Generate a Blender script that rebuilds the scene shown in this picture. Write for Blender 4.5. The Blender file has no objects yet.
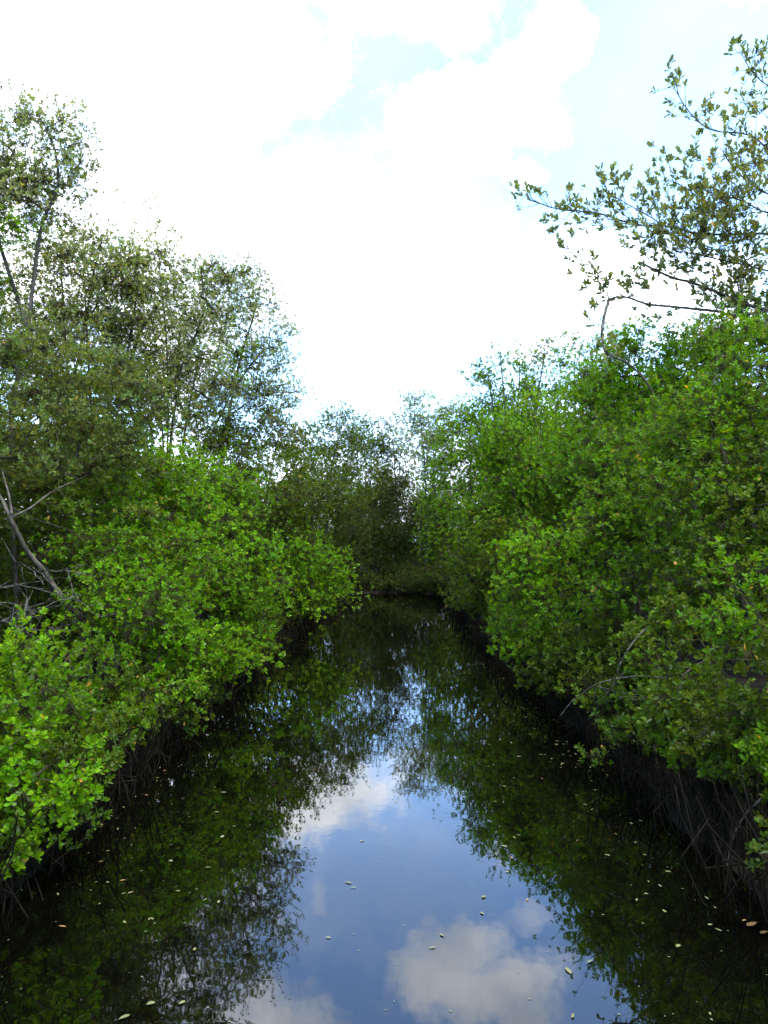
import bpy, math, random
import numpy as np
R = math.radians
rng = np.random.default_rng(7)
random.seed(7)
S = bpy.context.scene
C = S.collection

# ------------------------------------------------------------------ camera
H, F, PITCH = 2.0, 790.0, math.atan(28/790)
cd = bpy.data.cameras.new('camera'); cam = bpy.data.objects.new('camera', cd); C.objects.link(cam)
cam.location = (0, 0, H); cam.rotation_euler = (R(90)+PITCH, 0, 0)
cd.sensor_fit = 'VERTICAL'; cd.sensor_height = 24; cd.lens = F/1024*24; cd.clip_end = 3000; cd.clip_start = 0.05
S.camera = cam
def ray(px, py):
    x = (px-384)/F; y = -(py-512)/F
    return np.array([x, math.cos(PITCH)-y*math.sin(PITCH), math.sin(PITCH)+y*math.cos(PITCH)])
def P(px, py, Y):
    d = ray(px, py); k = Y/d[1]
    return np.array([d[0]*k, Y, H+d[2]*k])

# ------------------------------------------------------------------ materials
def mat(name):
    m = bpy.data.materials.new(name); m.use_nodes = True
    nt = m.node_tree; nt.nodes.clear()
    out = nt.nodes.new('ShaderNodeOutputMaterial')
    return m, nt, out
def N(nt, t, **kw):
    n = nt.nodes.new(t)
    for k, v in kw.items(): setattr(n, k, v)
    return n
def leaf_material(name, gloss=0.48):
    m, nt, out = mat(name); L = nt.links.new
    at = N(nt, 'ShaderNodeAttribute', attribute_name='leafcolor')
    bs = N(nt, 'ShaderNodeBsdfPrincipled')
    bs.inputs['Roughness'].default_value = gloss
    bs.inputs['IOR'].default_value = 1.36; bs.inputs['Specular IOR Level'].default_value = .3; bs.inputs['Specular Tint'].default_value = (.9, 1, .72, 1)
    L(at.outputs['Color'], bs.inputs['Base Color'])
    tr = N(nt, 'ShaderNodeBsdfTranslucent')
    hs = N(nt, 'ShaderNodeMix', data_type='RGBA', blend_type='MULTIPLY'); hs.inputs['Factor'].default_value = 1
    L(at.outputs['Color'], hs.inputs['A']); hs.inputs['B'].default_value = (1.4, 1.15, .2, 1)
    L(hs.outputs['Result'], tr.inputs['Color'])
    mx = N(nt, 'ShaderNodeMixShader'); mx.inputs[0].default_value = .48
    L(bs.outputs[0], mx.inputs[1]); L(tr.outputs[0], mx.inputs[2]); L(mx.outputs[0], out.inputs[0])
    return m
M_LEAF = leaf_material('mangrove_leaf')
def bark_material(name, c1, c2, scale=9):
    m, nt, out = mat(name); L = nt.links.new
    tc = N(nt, 'ShaderNodeTexCoord'); mp = N(nt, 'ShaderNodeMapping'); mp.inputs['Scale'].default_value = (1, 1, .35)
    no = N(nt, 'ShaderNodeTexNoise'); no.inputs['Scale'].default_value = scale; no.inputs['Detail'].default_value = 6
    L(tc.outputs['Object'], mp.inputs[0]); L(mp.outputs[0], no.inputs['Vector'])
    cr = N(nt, 'ShaderNodeValToRGB'); cr.color_ramp.elements[0].position = .38; cr.color_ramp.elements[1].position = .66
    cr.color_ramp.elements[0].color = (*c1, 1); cr.color_ramp.elements[1].color = (*c2, 1)
    L(no.outputs[0], cr.inputs[0])
    bs = N(nt, 'ShaderNodeBsdfPrincipled'); bs.inputs['Roughness'].default_value = .9; bs.inputs['Specular IOR Level'].default_value = .06
    L(cr.outputs[0], bs.inputs['Base Color'])
    bp = N(nt, 'ShaderNodeBump'); bp.inputs['Strength'].default_value = .5; bp.inputs['Distance'].default_value = .02
    L(no.outputs[0], bp.inputs['Height']); L(bp.outputs[0], bs.inputs['Normal']); L(bs.outputs[0], out.inputs[0])
    return m
M_BARK = bark_material('grey_bark', (.030, .026, .018), (.105, .095, .070))
M_PALE = bark_material('pale_lichen_bark', (.020, .018, .013), (.12, .115, .095), 26)
M_DARK = bark_material('shaded_root_bark', (.004, .0035, .002), (.016, .0135, .008))  # root brown deepened to hold the shade beneath overhanging leaves
M_MID = bark_material('brown_stem_bark', (.024, .021, .009), (.070, .062, .030))

def water_material():
    m, nt, out = mat('creek_water'); L = nt.links.new
    bs = N(nt, 'ShaderNodeBsdfPrincipled')
    bs.inputs['Base Color'].default_value = (.0011, .0011, .0006, 1)
    bs.inputs['Roughness'].default_value = .015; bs.inputs['IOR'].default_value = 1.6
    tc = N(nt, 'ShaderNodeTexCoord')
    mp = N(nt, 'ShaderNodeMapping'); mp.inputs['Scale'].default_value = (1, .8, 1); L(tc.outputs['Object'], mp.inputs[0])
    n1 = N(nt, 'ShaderNodeTexNoise'); n1.inputs['Scale'].default_value = 5.5; n1.inputs['Detail'].default_value = 2
    n2 = N(nt, 'ShaderNodeTexNoise'); n2.inputs['Scale'].default_value = .9; n2.inputs['Detail'].default_value = 1
    L(mp.outputs[0], n1.inputs['Vector']); L(mp.outputs[0], n2.inputs['Vector'])
    b1 = N(nt, 'ShaderNodeBump'); b1.inputs['Strength'].default_value = 1; b1.inputs['Distance'].default_value = .0005
    b2 = N(nt, 'ShaderNodeBump'); b2.inputs['Strength'].default_value = 1; b2.inputs['Distance'].default_value = .0014
    L(n1.outputs[0], b1.inputs['Height']); L(n2.outputs[0], b2.inputs['Height'])
    L(b1.outputs[0], b2.inputs['Normal']); L(b2.outputs[0], bs.inputs['Normal']); L(bs.outputs[0], out.inputs[0])
    return m
M_WATER = water_material()
def mud_material():
    m, nt, out = mat('swamp_mud'); L = nt.links.new
    tc = N(nt, 'ShaderNodeTexCoord')
    no = N(nt, 'ShaderNodeTexNoise'); no.inputs['Scale'].default_value = 3; no.inputs['Detail'].default_value = 9
    L(tc.outputs['Object'], no.inputs['Vector'])
    cr = N(nt, 'ShaderNodeValToRGB')
    cr.color_ramp.elements[0].position = .35; cr.color_ramp.elements[1].position = .7
    cr.color_ramp.elements[0].color = (.004, .003, .0015, 1); cr.color_ramp.elements[1].color = (.016, .012, .007, 1)
    L(no.outputs[0], cr.inputs[0])
    bs = N(nt, 'ShaderNodeBsdfPrincipled'); bs.inputs['Roughness'].default_value = .9; bs.inputs['Specular IOR Level'].default_value = .15
    bp = N(nt, 'ShaderNodeBump'); bp.inputs['Distance'].default_value = .06
    L(no.outputs[0], bp.inputs['Height']); L(bp.outputs[0], bs.inputs['Normal'])
    L(cr.outputs[0], bs.inputs['Base Color']); L(bs.outputs[0], out.inputs[0])
    return m
M_MUD = mud_material()
def flat_leaf_mat(name, c1, c2):
    m, nt, out = mat(name); L = nt.links.new
    oi = N(nt, 'ShaderNodeObjectInfo')
    tc = N(nt, 'ShaderNodeTexCoord')
    no = N(nt, 'ShaderNodeTexNoise'); no.inputs['Scale'].default_value = 60
    L(tc.outputs['Object'], no.inputs['Vector'])
    ad = N(nt, 'ShaderNodeMath', operation='ADD'); L(oi.outputs['Random'], ad.inputs[0]); L(no.outputs[0], ad.inputs[1])
    ml = N(nt, 'ShaderNodeMath', operation='MULTIPLY'); L(ad.outputs[0], ml.inputs[0]); ml.inputs[1].default_value = .55
    mx = N(nt, 'ShaderNodeMix', data_type='RGBA'); mx.inputs['A'].default_value = (*c1, 1); mx.inputs['B'].default_value = (*c2, 1)
    L(ml.outputs[0], mx.inputs['Factor'])
    bs = N(nt, 'ShaderNodeBsdfPrincipled'); bs.inputs['Roughness'].default_value = .5
    L(mx.outputs['Result'], bs.inputs['Base Color']); L(bs.outputs[0], out.inputs[0])
    return m
M_FY = flat_leaf_mat('fallen_leaf_yellow', (.19, .18, .05), (.10, .105, .03))
M_FO = flat_leaf_mat('fallen_leaf_orange', (.30, .17, .04), (.17, .085, .025))
M_FP = flat_leaf_mat('fallen_leaf_pale', (.17, .175, .08), (.10, .11, .045))

# ------------------------------------------------------------------ mesh building
class Buf:
    """collects numpy vertex / face blocks; faces are stored as loops + sizes"""
    def __init__(s): s.v = []; s.l = []; s.n = []; s.c = []; s.k = 0
    def add(s, v, faces, col=None):
        # v (m,3); faces list of (f,n) index arrays
        for f in faces:
            s.l.append((f + s.k).ravel().astype(np.int32)); s.n.append(np.full(len(f), f.shape[1], np.int32))
        s.v.append(v); s.k += len(v)
        if col is not None: s.c.append(col)
    def build(s, name, material, parent=None, origin=(0, 0, 0), smooth=False):
        me = bpy.data.meshes.new(name)
        if s.k:
            v = np.concatenate(s.v) - np.asarray(origin); l = np.concatenate(s.l); n = np.concatenate(s.n)
            me.vertices.add(len(v)); me.vertices.foreach_set('co', v.astype(np.float32).ravel())
            me.loops.add(len(l)); me.loops.foreach_set('vertex_index', l)
            me.polygons.add(len(n)); st = np.zeros(len(n), np.int32); st[1:] = np.cumsum(n)[:-1]
            me.polygons.foreach_set('loop_start', st)
            if smooth: me.polygons.foreach_set('use_smooth', np.ones(len(n), bool))
            if s.c:
                a = me.attributes.new('leafcolor', 'FLOAT_COLOR', 'POINT')
                c = np.concatenate(s.c); c = np.concatenate([c, np.ones((len(c), 1))], 1)
                a.data.foreach_set('color', c.astype(np.float32).ravel())
            me.update(calc_edges=True)
        me.materials.append(material)
        o = bpy.data.objects.new(name, me); C.objects.link(o)
        if parent is not None: o.parent = parent
        return o
def unit(a): return a/np.maximum(np.linalg.norm(a, axis=-1, keepdims=True), 1e-9)
def segs(buf, A, B, ra, rb, n=3):
    A = np.asarray(A, float); B = np.asarray(B, float); m = len(A)
    if m == 0: return
    ra = np.broadcast_to(ra, m); rb = np.broadcast_to(rb, m)
    d = unit(B-A); ref = np.where(np.abs(d[:, 2:3]) > .9, [[1., 0, 0]], [[0, 0, 1.]])
    s1 = unit(np.cross(d, ref)); s2 = np.cross(d, s1)
    t = np.arange(n)*2*np.pi/n
    ring = np.cos(t)[None, :, None]*s1[:, None] + np.sin(t)[None, :, None]*s2[:, None]
    e = d*np.minimum(ra, .02)[:, None]*.5
    v = np.concatenate([(A-e)[:, None]+ring*ra[:, None, None], (B+e)[:, None]+ring*rb[:, None, None]], 1)
    base = (np.arange(m)*2*n)[:, None]; i = np.arange(n); j = (i+1) % n
    f = np.stack([i, j, n+j, n+i], 1)[None]+base[:, :, None]
    buf.add(v.reshape(-1, 3), [f.reshape(-1, 4)])
def sweep(buf, pts, rad, n=8):
    pts = np.asarray(pts, float); m = len(pts); rad = np.broadcast_to(rad, m)
    t = unit(np.gradient(pts, axis=0)); s1 = unit(np.cross(t, [[.31, .95, .05]]))
    s2 = np.cross(t, s1); a = np.arange(n)*2*np.pi/n
    v = pts[:, None]+(np.cos(a)[None, :, None]*s1[:, None]+np.sin(a)[None, :, None]*s2[:, None])*rad[:, None, None]
    i = np.arange(n); j = (i+1) % n
    f = (np.stack([i, j, n+j, n+i], 1)[None]+(np.arange(m-1)*n)[:, None, None]).reshape(-1, 4)
    buf.add(v.reshape(-1, 3), [f, (np.arange(n)+(m-1)*n)[None], np.arange(n)[::-1][None]])
def smooth_path(pts, per=6, jit=0.0):
    pts = np.asarray(pts, float); out = []
    q = np.vstack([2*pts[0]-pts[1], pts, 2*pts[-1]-pts[-2]])
    for i in range(1, len(q)-2):
        for t in np.linspace(0, 1, per, endpoint=False):
            p0, p1, p2, p3 = q[i-1:i+3]
            out.append(.5*((2*p1)+(-p0+p2)*t+(2*p0-5*p1+4*p2-p3)*t*t+(-p0+3*p1-3*p2+p3)*t**3))
    out.append(pts[-1]); out = np.array(out)
    if jit: out[1:-1] += rng.normal(0, jit, (len(out)-2, 3))
    return out

# leaf templates: (along, side, lift), faces
T_NEAR = (np.array([[0, 0, 0], [.38, .0, -.03], [.74, 0, -.045], [1, 0, -.02], [.36, .20, .05], [.72, .25, .045], [.36, -.20, .05], [.72, -.25, .045], [.95, .10, .0], [.95, -.10, .0]]),
          [np.array([[0, 1, 4], [0, 6, 1]]), np.array([[1, 2, 5, 4], [6, 7, 2, 1], [2, 3, 8, 5], [7, 9, 3, 2]])])
T_MID = (np.array([[0, 0, 0], [.98, 0, -.02], [.45, .23, .05], [.8, .2, .03], [.45, -.23, .05], [.8, -.2, .03]]),
         [np.array([[0, 1, 3, 2], [0, 4, 5, 1]])])
T_FAR = (np.array([[0, 0, 0], [.62, .25, .05], [1, 0, 0], [.62, -.25, -.03]]), [np.array([[0, 3, 2, 1]])])
def leaves(buf, pos, axis, nl, size, cols, tmpl, spread=.25, th=(22, 78), width=1.0, rand=.35):
    """pos,axis (N,3): a tuft of nl leaves at each twig end"""
    n = len(pos)
    if n == 0: return
    ref = unit(rng.normal(size=(n, 3))); s1 = unit(np.cross(axis, ref)); s2 = np.cross(axis, s1)
    k = np.arange(nl)
    az = k[None]*2.4+rng.normal(0, .3, (n, nl))+rng.uniform(0, 6.28, (n, 1))
    fr = (k[None]+.5)/nl
    theta = R(th[0])+(R(th[1]-th[0]))*(1-fr)+rng.normal(0, .18, (n, nl))
    rad = np.cos(az)[..., None]*s1[:, None]+np.sin(az)[..., None]*s2[:, None]
    ax = axis[:, None]
    ld = unit(np.cos(theta)[..., None]*ax+np.sin(theta)[..., None]*rad+rng.normal(0, rand*.35, (n, nl, 3)))
    ln = np.sin(theta)[..., None]*ax-np.cos(theta)[..., None]*rad+rng.normal(0, rand, (n, nl, 3))
    sd = unit(np.cross(ld, ln)); ln = np.cross(sd, ld)
    Ln = size*rng.uniform(.5, 1.2, (n, nl))*(1-.25*fr)
    p0 = pos[:, None]+ax*(spread*size*4*(fr-.6))[..., None]
    t, fs = tmpl
    T = t[None, None]
    v = p0[:, :, None]+Ln[..., None, None]*(T[..., 0:1]*ld[:, :, None]+width*T[..., 1:2]*sd[:, :, None]+T[..., 2:3]*ln[:, :, None])
    m = n*nl; nv = len(t)
    v = v.reshape(-1, 3)
    c = np.broadcast_to(cols[:, None], (n, nl, 3))*rng.uniform(.84, 1.18, (n, nl, 1))
    c = c*np.concatenate([rng.uniform(.85, 1.2, (n, nl, 1)), np.ones((n, nl, 1)), rng.uniform(.8, 1.3, (n, nl, 1))], 2)
    pale = (rng.random((n, nl)) < .10)[..., None]  # greyish undersides and bright glints, both painted into some leaf colours
    c = np.where(pale, c*.45+np.array([.085, .10, .05]), c)
    old = rng.random((n, nl)) < .005
    c = np.where(old[..., None], np.array([.42, .24, .05]), c)
    c = np.repeat(c.reshape(-1, 3), nv, 0)
    base = (np.arange(m)*nv)[:, None, None]
    buf.add(v, [(f[None]+base).reshape(-1, f.shape[1]) for f in fs], c)

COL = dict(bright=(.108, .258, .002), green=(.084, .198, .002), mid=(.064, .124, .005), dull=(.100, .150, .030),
           grey=(.195, .262, .105), leafy=(.150, .195, .080), dark=(.040, .066, .006), lime=(.116, .265, .003))  # dark: green lowered to paint in the shade at the creek end

def tag(o, label=None, cat=None, group=None, kind=None):
    if label: o['label'] = label
    if cat: o['category'] = cat
    if group: o['group'] = group
    if kind: o['kind'] = kind
    return o
def empty(name, loc, label=None, cat=None, group=None):
    o = bpy.data.objects.new(name, None); C.objects.link(o); o.location = loc; o.empty_display_size = .2
    return tag(o, label, cat, group)

# shared pool of arching prop roots (tree-local, radiating towards +X)
ROOTS = []
for k in range(9):
    b = Buf(); h = rng.uniform(.45, 1.1); r = rng.uniform(.35, .95); w = rng.normal(0, .1)
    pts = [(0.02, 0, h), (r*.35, w*.3, h*rng.uniform(.95, 1.05)), (r*.75, w, h*.6), (r, w, 0), (r*1.03, w*1.1, -.5)]
    pp = smooth_path(pts, 6, .006); sweep(b, pp, np.linspace(.017, .009, len(pp)), 5)
    if rng.random() < .6:
        q = pp[12]; p2 = smooth_path([q, q+[.12, .1, -.12], q+[.2, .14, -h]], 5, .005); sweep(b, p2, np.linspace(.011, .007, len(p2)), 4)
    me = b.build('prop_root', M_DARK, smooth=True); ROOTS.append(me.data); bpy.data.objects.remove(me)

LK = 1.28
def grow(nodes, par, targets, step=.3, up=.35):
    """attach every target to the nearest node of the growing skeleton; returns target node ids"""
    ids = []
    for tg in targets:
        nd = np.array(nodes); dv = tg-nd; dist = np.linalg.norm(dv, axis=1)
        cost = dist+up*np.maximum(0, -dv[:, 2])*2.0
        i = int(np.argmin(cost)); a = nd[i]; D = dist[i]
        k = max(1, int(D/step)); perp = rng.normal(0, 1, 3)*D*.07
        for q in range(1, k+1):
            t = q/k
            p = a+(tg-a)*t+perp*math.sin(t*math.pi)+np.array([0, 0, -1])*D*.08*math.sin(t*math.pi)+rng.normal(0, .015, 3)*(q < k)
            nodes.append(p); par.append(i if q == 1 else len(nodes)-2)
        ids.append(len(nodes)-1)
    return ids

def tree(name, label, cat, base, lobes, size=.055, col='green', lai=3.0, nl=8, tmpl='mid', clump=.3, per=22,
         stems=None, nstem=3, bark=None, roots=0, group=None, rbase=.05, twig=.0026, spread=.13, th=(18, 82), upw=.75,
         width=1.0, shell=.5, flat=.7, extra_roots=None, local=False, under=False, boughs=None):
    bark = bark or M_BARK
    T = dict(near=T_NEAR, mid=T_MID, far=T_FAR)[tmpl]
    base = np.array([base[0], base[1], base[2] if len(base) > 2 else .1], float)
    root = empty(name, tuple(base), label, cat, group)
    L = []
    for lb in lobes:
        px, py, Y, ax, az = lb[:5]; opt = lb[5] if len(lb) > 5 else {}
        if local: c = base+np.array([px, Y, py]); rx, rz = ax, az
        else: c = P(px, py, Y); rx, rz = ax*Y/F, az*Y/F
        ry = opt.get('ry', (rx+rz)/2)
        L.append((c, np.array([rx, ry, rz]), opt))
    # skeleton
    nodes, par, thick = [], [], []
    mains = []
    if stems is None:
        stems = []
        for i in range(nstem):
            c = L[i % len(L)][0]
            b0 = base+np.array([rng.normal(0, .12), rng.normal(0, .12), -.25])
            if under: b0 = np.array([c[0]+rng.normal(0, .1)-.12*np.sign(c[0]-base[0]), c[1]+rng.normal(0, .12), -.25])
            mid = b0*.5+c*.5; mid[:2] = b0[:2]*.65+c[:2]*.35; mid += rng.normal(0, .12, 3)
            stems.append(([b0, mid, c], rng.uniform(.6, 1)*rbase))
    for pts, r in stems:
        pp = smooth_path(pts, 7, min(r*.1, .004))
        mains.append((pp, np.linspace(r, r*.4, len(pp))))
        i0 = len(nodes)
        for q, p in enumerate(pp): nodes.append(p); par.append(-1 if q == 0 else i0+q-1)
    nmain = len(nodes)
    allc, sprig_p, sprig_a, sprig_c, tw_a = [], [], [], [], []
    crown_b = Buf(); crown_w = Buf()
    for c, rr, opt in L:
        lai_ = opt.get('lai', lai)*LK*(1.0 if not opt.get('thin') else .6); cs = COL[opt.get('col', col)]; sz = opt.get('size', size)
        A = math.pi*rr[0]*rr[2]; nleaf = A*lai_/(sz*sz*.34*.8)
        ns = max(4, int(nleaf/nl)); nc = max(2, int(ns/per/1.25))
        d = unit(rng.normal(size=(nc, 3))); q = rng.uniform(shell**3, 1, nc)**(1/3)*rng.normal(1, .15, nc)
        cc = c+d*rr*q[:, None]
        cc[:, 2] = np.maximum(cc[:, 2], .18+rng.uniform(0, .3, nc))
        ids_sorted = np.argsort(np.linalg.norm(cc-c, axis=1)); cc = cc[ids_sorted]
        cr = clump*rng.uniform(.5, 1.7, nc)*min(1, max(.7, rr.min()/.5))
        w = cr**2; cnt = np.maximum(3, (ns*w/w.sum()).astype(int))
        allc.append((cc, c, rr, cnt, cr, cs, sz))
    for cc, c, rr, cnt, cr, cs, sz in allc:
        grow(nodes, par, cc)
        rep = np.repeat(np.arange(len(cc)), cnt)
        off = rng.normal(0, .55, (len(rep), 3)); off[:, 2] *= flat
        pos = cc[rep]+off*cr[rep][:, None]
        outw = unit((pos-c)/rr); loc = unit(pos-cc[rep])
        ax = unit(.45*outw+.35*loc+np.array([0, 0, upw])+rng.normal(0, .3, pos.shape))
        pos[:, 2] = np.maximum(pos[:, 2], .1)
        clc = np.array(cs)*rng.uniform(.62, 1.3, (len(cc), 1))*np.concatenate([rng.uniform(.85, 1.2, (len(cc), 1)), np.ones((len(cc), 2))], 1)
        leaves(crown_b, pos, ax, nl, sz, clc[rep], T, spread, th, width)
        st = cc[rep]*.5+pos*.5-ax*sz*.8+rng.normal(0, .02, pos.shape)
        a0 = cc[rep]+rng.normal(0, .02, pos.shape)
        segs(crown_w, a0, st, twig, twig*.8, 3); segs(crown_w, st, pos, twig*.8, twig*.5, 3)
    # upright sprays breaking the outline of every crown
    for c, rr, opt in L:
        sz = opt.get('size', size); big = min(1.0, max(.45, rr.mean()*1.3)); k_ = int(np.clip(5+14*rr[0]*rr[2]*(opt.get('lai', lai)/2.5), 3, 34))
        if opt.get('lai', lai) < .5 or boughs: continue
        d = unit(rng.normal(size=(k_, 3))*[1, 1, .8]+[0, -.25, .35]); p0 = c+d*rr*rng.uniform(.78, 1.02, (k_, 1))
        dr = unit(d*.75+[0, 0, .75]+rng.normal(0, .22, (k_, 3))); ln_ = rng.uniform(.18, .5, k_)*big*(1.5 if c[1] > 14 else 1)
        m_ = 6; tt = (np.arange(m_)+.6)/m_
        pp = p0[:, None]+dr[:, None]*(ln_[:, None]*tt)[..., None]+rng.normal(0, .018, (k_, m_, 3)); pp[..., 2] = np.maximum(pp[..., 2], .12)
        aa = unit(dr[:, None]+rng.normal(0, .42, (k_, m_, 3))+np.array([0, 0, .2]))
        cc_ = np.array(COL[opt.get('col', col)])*rng.uniform(.8, 1.3, (k_, 1)); leaves(crown_b, pp.reshape(-1, 3), aa.reshape(-1, 3), nl-2, sz*.95, np.repeat(cc_, m_, 0), T, spread, th, width)
        segs(crown_w, p0-dr*.25*big, p0+dr*ln_[:, None], twig*1.3, twig*.6, 3)
    if boughs:
        bp, bd, br = [], [], []
        def shoot(p, d, ln_, r, depth):
            n_ = max(2, int(ln_/.11)); q = np.array(p); dd = np.array(d)
            for j in range(n_):
                dd = unit(dd+rng.normal(0, .13, 3)+np.array([0, 0, .07])); q2 = q+dd*ln_/n_
                br.append((q, q2, r*(1-.6*j/n_), r*(1-.6*(j+1)/n_)))
                q = q2
                if depth > 0 and j > 0 and rng.random() < .62:
                    shoot(q, unit(dd+rng.normal(0, .75, 3)*[1, .8, .9]+[0, 0, .25]), ln_*rng.uniform(.35, .6), r*.55, depth-1)
                elif depth == 0 and j > 0 and rng.random() < .5:
                    bp.append(q+rng.normal(0, .01, 3)); bd.append(unit(dd+rng.normal(0, .5, 3)+[0, 0, .5]))
            bp.append(q); bd.append(unit(dd+[0, 0, .4]))
        for pts, (t0, t1), n_, ln_, bias in boughs:
            n_ = int(n_*2.1)
            pp = smooth_path(pts, 7)
            for j in range(n_):
                t = t0+(t1-t0)*(j+rng.random())/n_; f = t*(len(pp)-1); i_ = min(int(f), len(pp)-2)
                p = pp[i_]+(pp[i_+1]-pp[i_])*(f-i_); tg = unit(pp[i_+1]-pp[i_])
                shoot(p, unit(tg*.5+rng.normal(0, .55, 3)+np.array(bias)), ln_*rng.uniform(.6, 1.25), .006, 1 if ln_ < .5 else 2)
        bp, bd = np.array(bp), np.array(bd)
        leaves(crown_b, bp, bd, 6, size, np.array(COL[col])*rng.uniform(.7, 1.2, (len(bp), 1)), T, .22, (14, 58), 1.0)
        A_, B_, ra_, rb_ = zip(*br); segs(crown_w, np.array(A_), np.array(B_), np.maximum(ra_, .003), np.maximum(rb_, .0025), 4)
    # branch radii from carried load
    nd = np.array(nodes); pa = np.array(par); load = np.ones(len(nd))*.0; load[nmain:] = .2
    haskid = np.zeros(len(nd), bool)
    haskid[pa[pa >= 0]] = True; load[~haskid] = 1
    for i in range(len(nd)-1, -1, -1):
        if pa[i] >= 0: load[pa[i]] += load[i]
    rad = np.clip(.0032*np.maximum(load, 1)**.52, .0035, rbase*.7)
    idx = np.arange(nmain, len(nd)); idx = idx[pa[idx] >= 0]
    sid = np.zeros(len(nd), int); q0 = 0
    for m_, (pp, r) in enumerate(mains): sid[q0:q0+len(pp)] = m_; q0 += len(pp)
    for i in range(nmain, len(nd)): sid[i] = sid[pa[i]]
    for m_, (pp, r) in enumerate(mains):
        tb = Buf(); sweep(tb, pp, r, 8)
        tr = tb.build('trunk' if m_ == 0 else 'stem', bark, root, base, True)
        ii = idx[sid[idx] == m_]
        if len(ii):
            b = Buf(); segs(b, nd[pa[ii]], nd[ii], np.minimum(rad[pa[ii]], rad[ii]*1.35), rad[ii], 5)
            b.build('branches', bark, tr, base, True)
    cr_ = crown_b.build('crown', M_LEAF, root, base)
    crown_w.build('twigs', M_MID, cr_, base)
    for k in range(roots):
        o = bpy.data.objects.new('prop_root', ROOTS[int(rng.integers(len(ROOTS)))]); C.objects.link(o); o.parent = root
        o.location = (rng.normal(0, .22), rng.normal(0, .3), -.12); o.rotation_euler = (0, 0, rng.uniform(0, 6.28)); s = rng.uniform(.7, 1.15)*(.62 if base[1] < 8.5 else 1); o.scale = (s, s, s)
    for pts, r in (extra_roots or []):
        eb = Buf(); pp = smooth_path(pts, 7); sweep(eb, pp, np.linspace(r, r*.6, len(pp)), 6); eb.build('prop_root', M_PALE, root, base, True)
    return root

# ------------------------------------------------------------------ setting: ground, water
CL = np.array([(-.0, -400), (0, 6), (.0, 14), (.25, 22), (.35, 26.5), (.3, 28.6)], float)
HW = np.array([2.15, 2.15, 2.0, 1.85, 1.8, 1.5])
def chan(x, y):
    best = np.full(x.shape, 1e9)
    for i in range(len(CL)-1):
        a, bb = CL[i], CL[i+1]; ab = bb-a
        t = np.clip(((x-a[0])*ab[0]+(y-a[1])*ab[1])/(ab@ab), 0, 1)
        dd = np.hypot(x-a[0]-t*ab[0], y-a[1]-t*ab[1])-(HW[i]*(1-t)+HW[i+1]*t)
        best = np.minimum(best, dd)
    return best
def hn(x, y): return .5*np.sin(x*2.3+1.7*np.sin(y*1.1))+.3*np.sin(y*2.9+x*1.3)+.2*np.sin(x*6.1-y*5.3)
def ground():
    def axis(lo, hi, st, far):
        a = np.arange(lo, hi+1e-6, st); g = [far, far*.55, far*.3, far*.15, far*.07]
        return np.concatenate([-np.array(g)+lo if lo < 0 else [], a, hi+np.array(g)[::-1]])
    xs = axis(-14, 14, .2, 500); ys = np.concatenate([[-400, -200, -100, -50, -25, -12], np.arange(-6, 46, .25), [55, 75, 110, 200, 350, 600]])
    X, Y = np.meshgrid(xs, ys); d = chan(X, Y)+.12*hn(X*1.4, Y*1.4)
    Z = np.clip(d*.3, -.8, .07)+np.where(d > .2, .05*hn(X, Y), 0)
    Z = np.where(d > .3, np.maximum(Z, .03), Z)
    v = np.stack([X, Y, Z], 2).reshape(-1, 3); w = len(xs); h = len(ys)
    i = (np.arange(h-1)[:, None]*w+np.arange(w-1)[None]).ravel()
    b = Buf(); b.add(v, [np.stack([i, i+1, i+w+1, i+w], 1)])
    tag(b.build('ground', M_MUD, smooth=True), kind='structure')
    b = Buf(); b.add(np.array([[-60, -60, 0], [60, -60, 0], [60, 60, 0], [-60, 60, 0.]]), [np.array([[0, 1, 2, 3]])])
    tag(b.build('water', M_WATER), kind='structure')
ground()

# ------------------------------------------------------------------ left bank
tree('mangrove_shrub', 'bright green shrub leaning over the water at the lower left corner of the photo', 'shrub', (-2.75, 4.5),
     [(15, 700, 4.7, 62, 48), (48, 765, 4.65, 40, 52), (10, 835, 4.5, 42, 48), (-70, 760, 4.7, 90, 110), (-10, 655, 5.2, 40, 30)],
     size=.046, col='lime', lai=2.7, tmpl='near', clump=.15, per=13, nstem=5, rbase=.022, roots=5, bark=M_MID, width=1.15, upw=.8)
tree('mangrove_shrub', 'dark gappy low shrub between the corner shrub and the round bright bushes', 'shrub', (-2.55, 5.9),
     [(70, 655, 6.4, 50, 40, dict(lai=1.5)), (130, 710, 6.8, 45, 22, dict(lai=1.6)), (75, 725, 6.0, 40, 30, dict(lai=1.0)), (170, 690, 7.4, 35, 18, dict(lai=1.5))],
     size=.047, col='green', lai=1.9, tmpl='near', clump=.18, per=12, nstem=6, rbase=.02, roots=8, bark=M_MID, width=1.1)
tree('mangrove_bush', 'broad bright green bush bulging over the creek behind the dark gappy shrub', 'bush', (-2.5, 7.9),
     [(125, 610, 8.0, 62, 48), (160, 650, 8.0, 48, 38), (105, 560, 8.6, 50, 35, dict(col='green')), (175, 575, 9.0, 45, 45), (205, 655, 8.6, 40, 26)],
     size=.047, col='bright', lai=3.0, tmpl='near', clump=.22, per=16, nstem=6, rbase=.03, roots=9, bark=M_MID, width=1.15)
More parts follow.
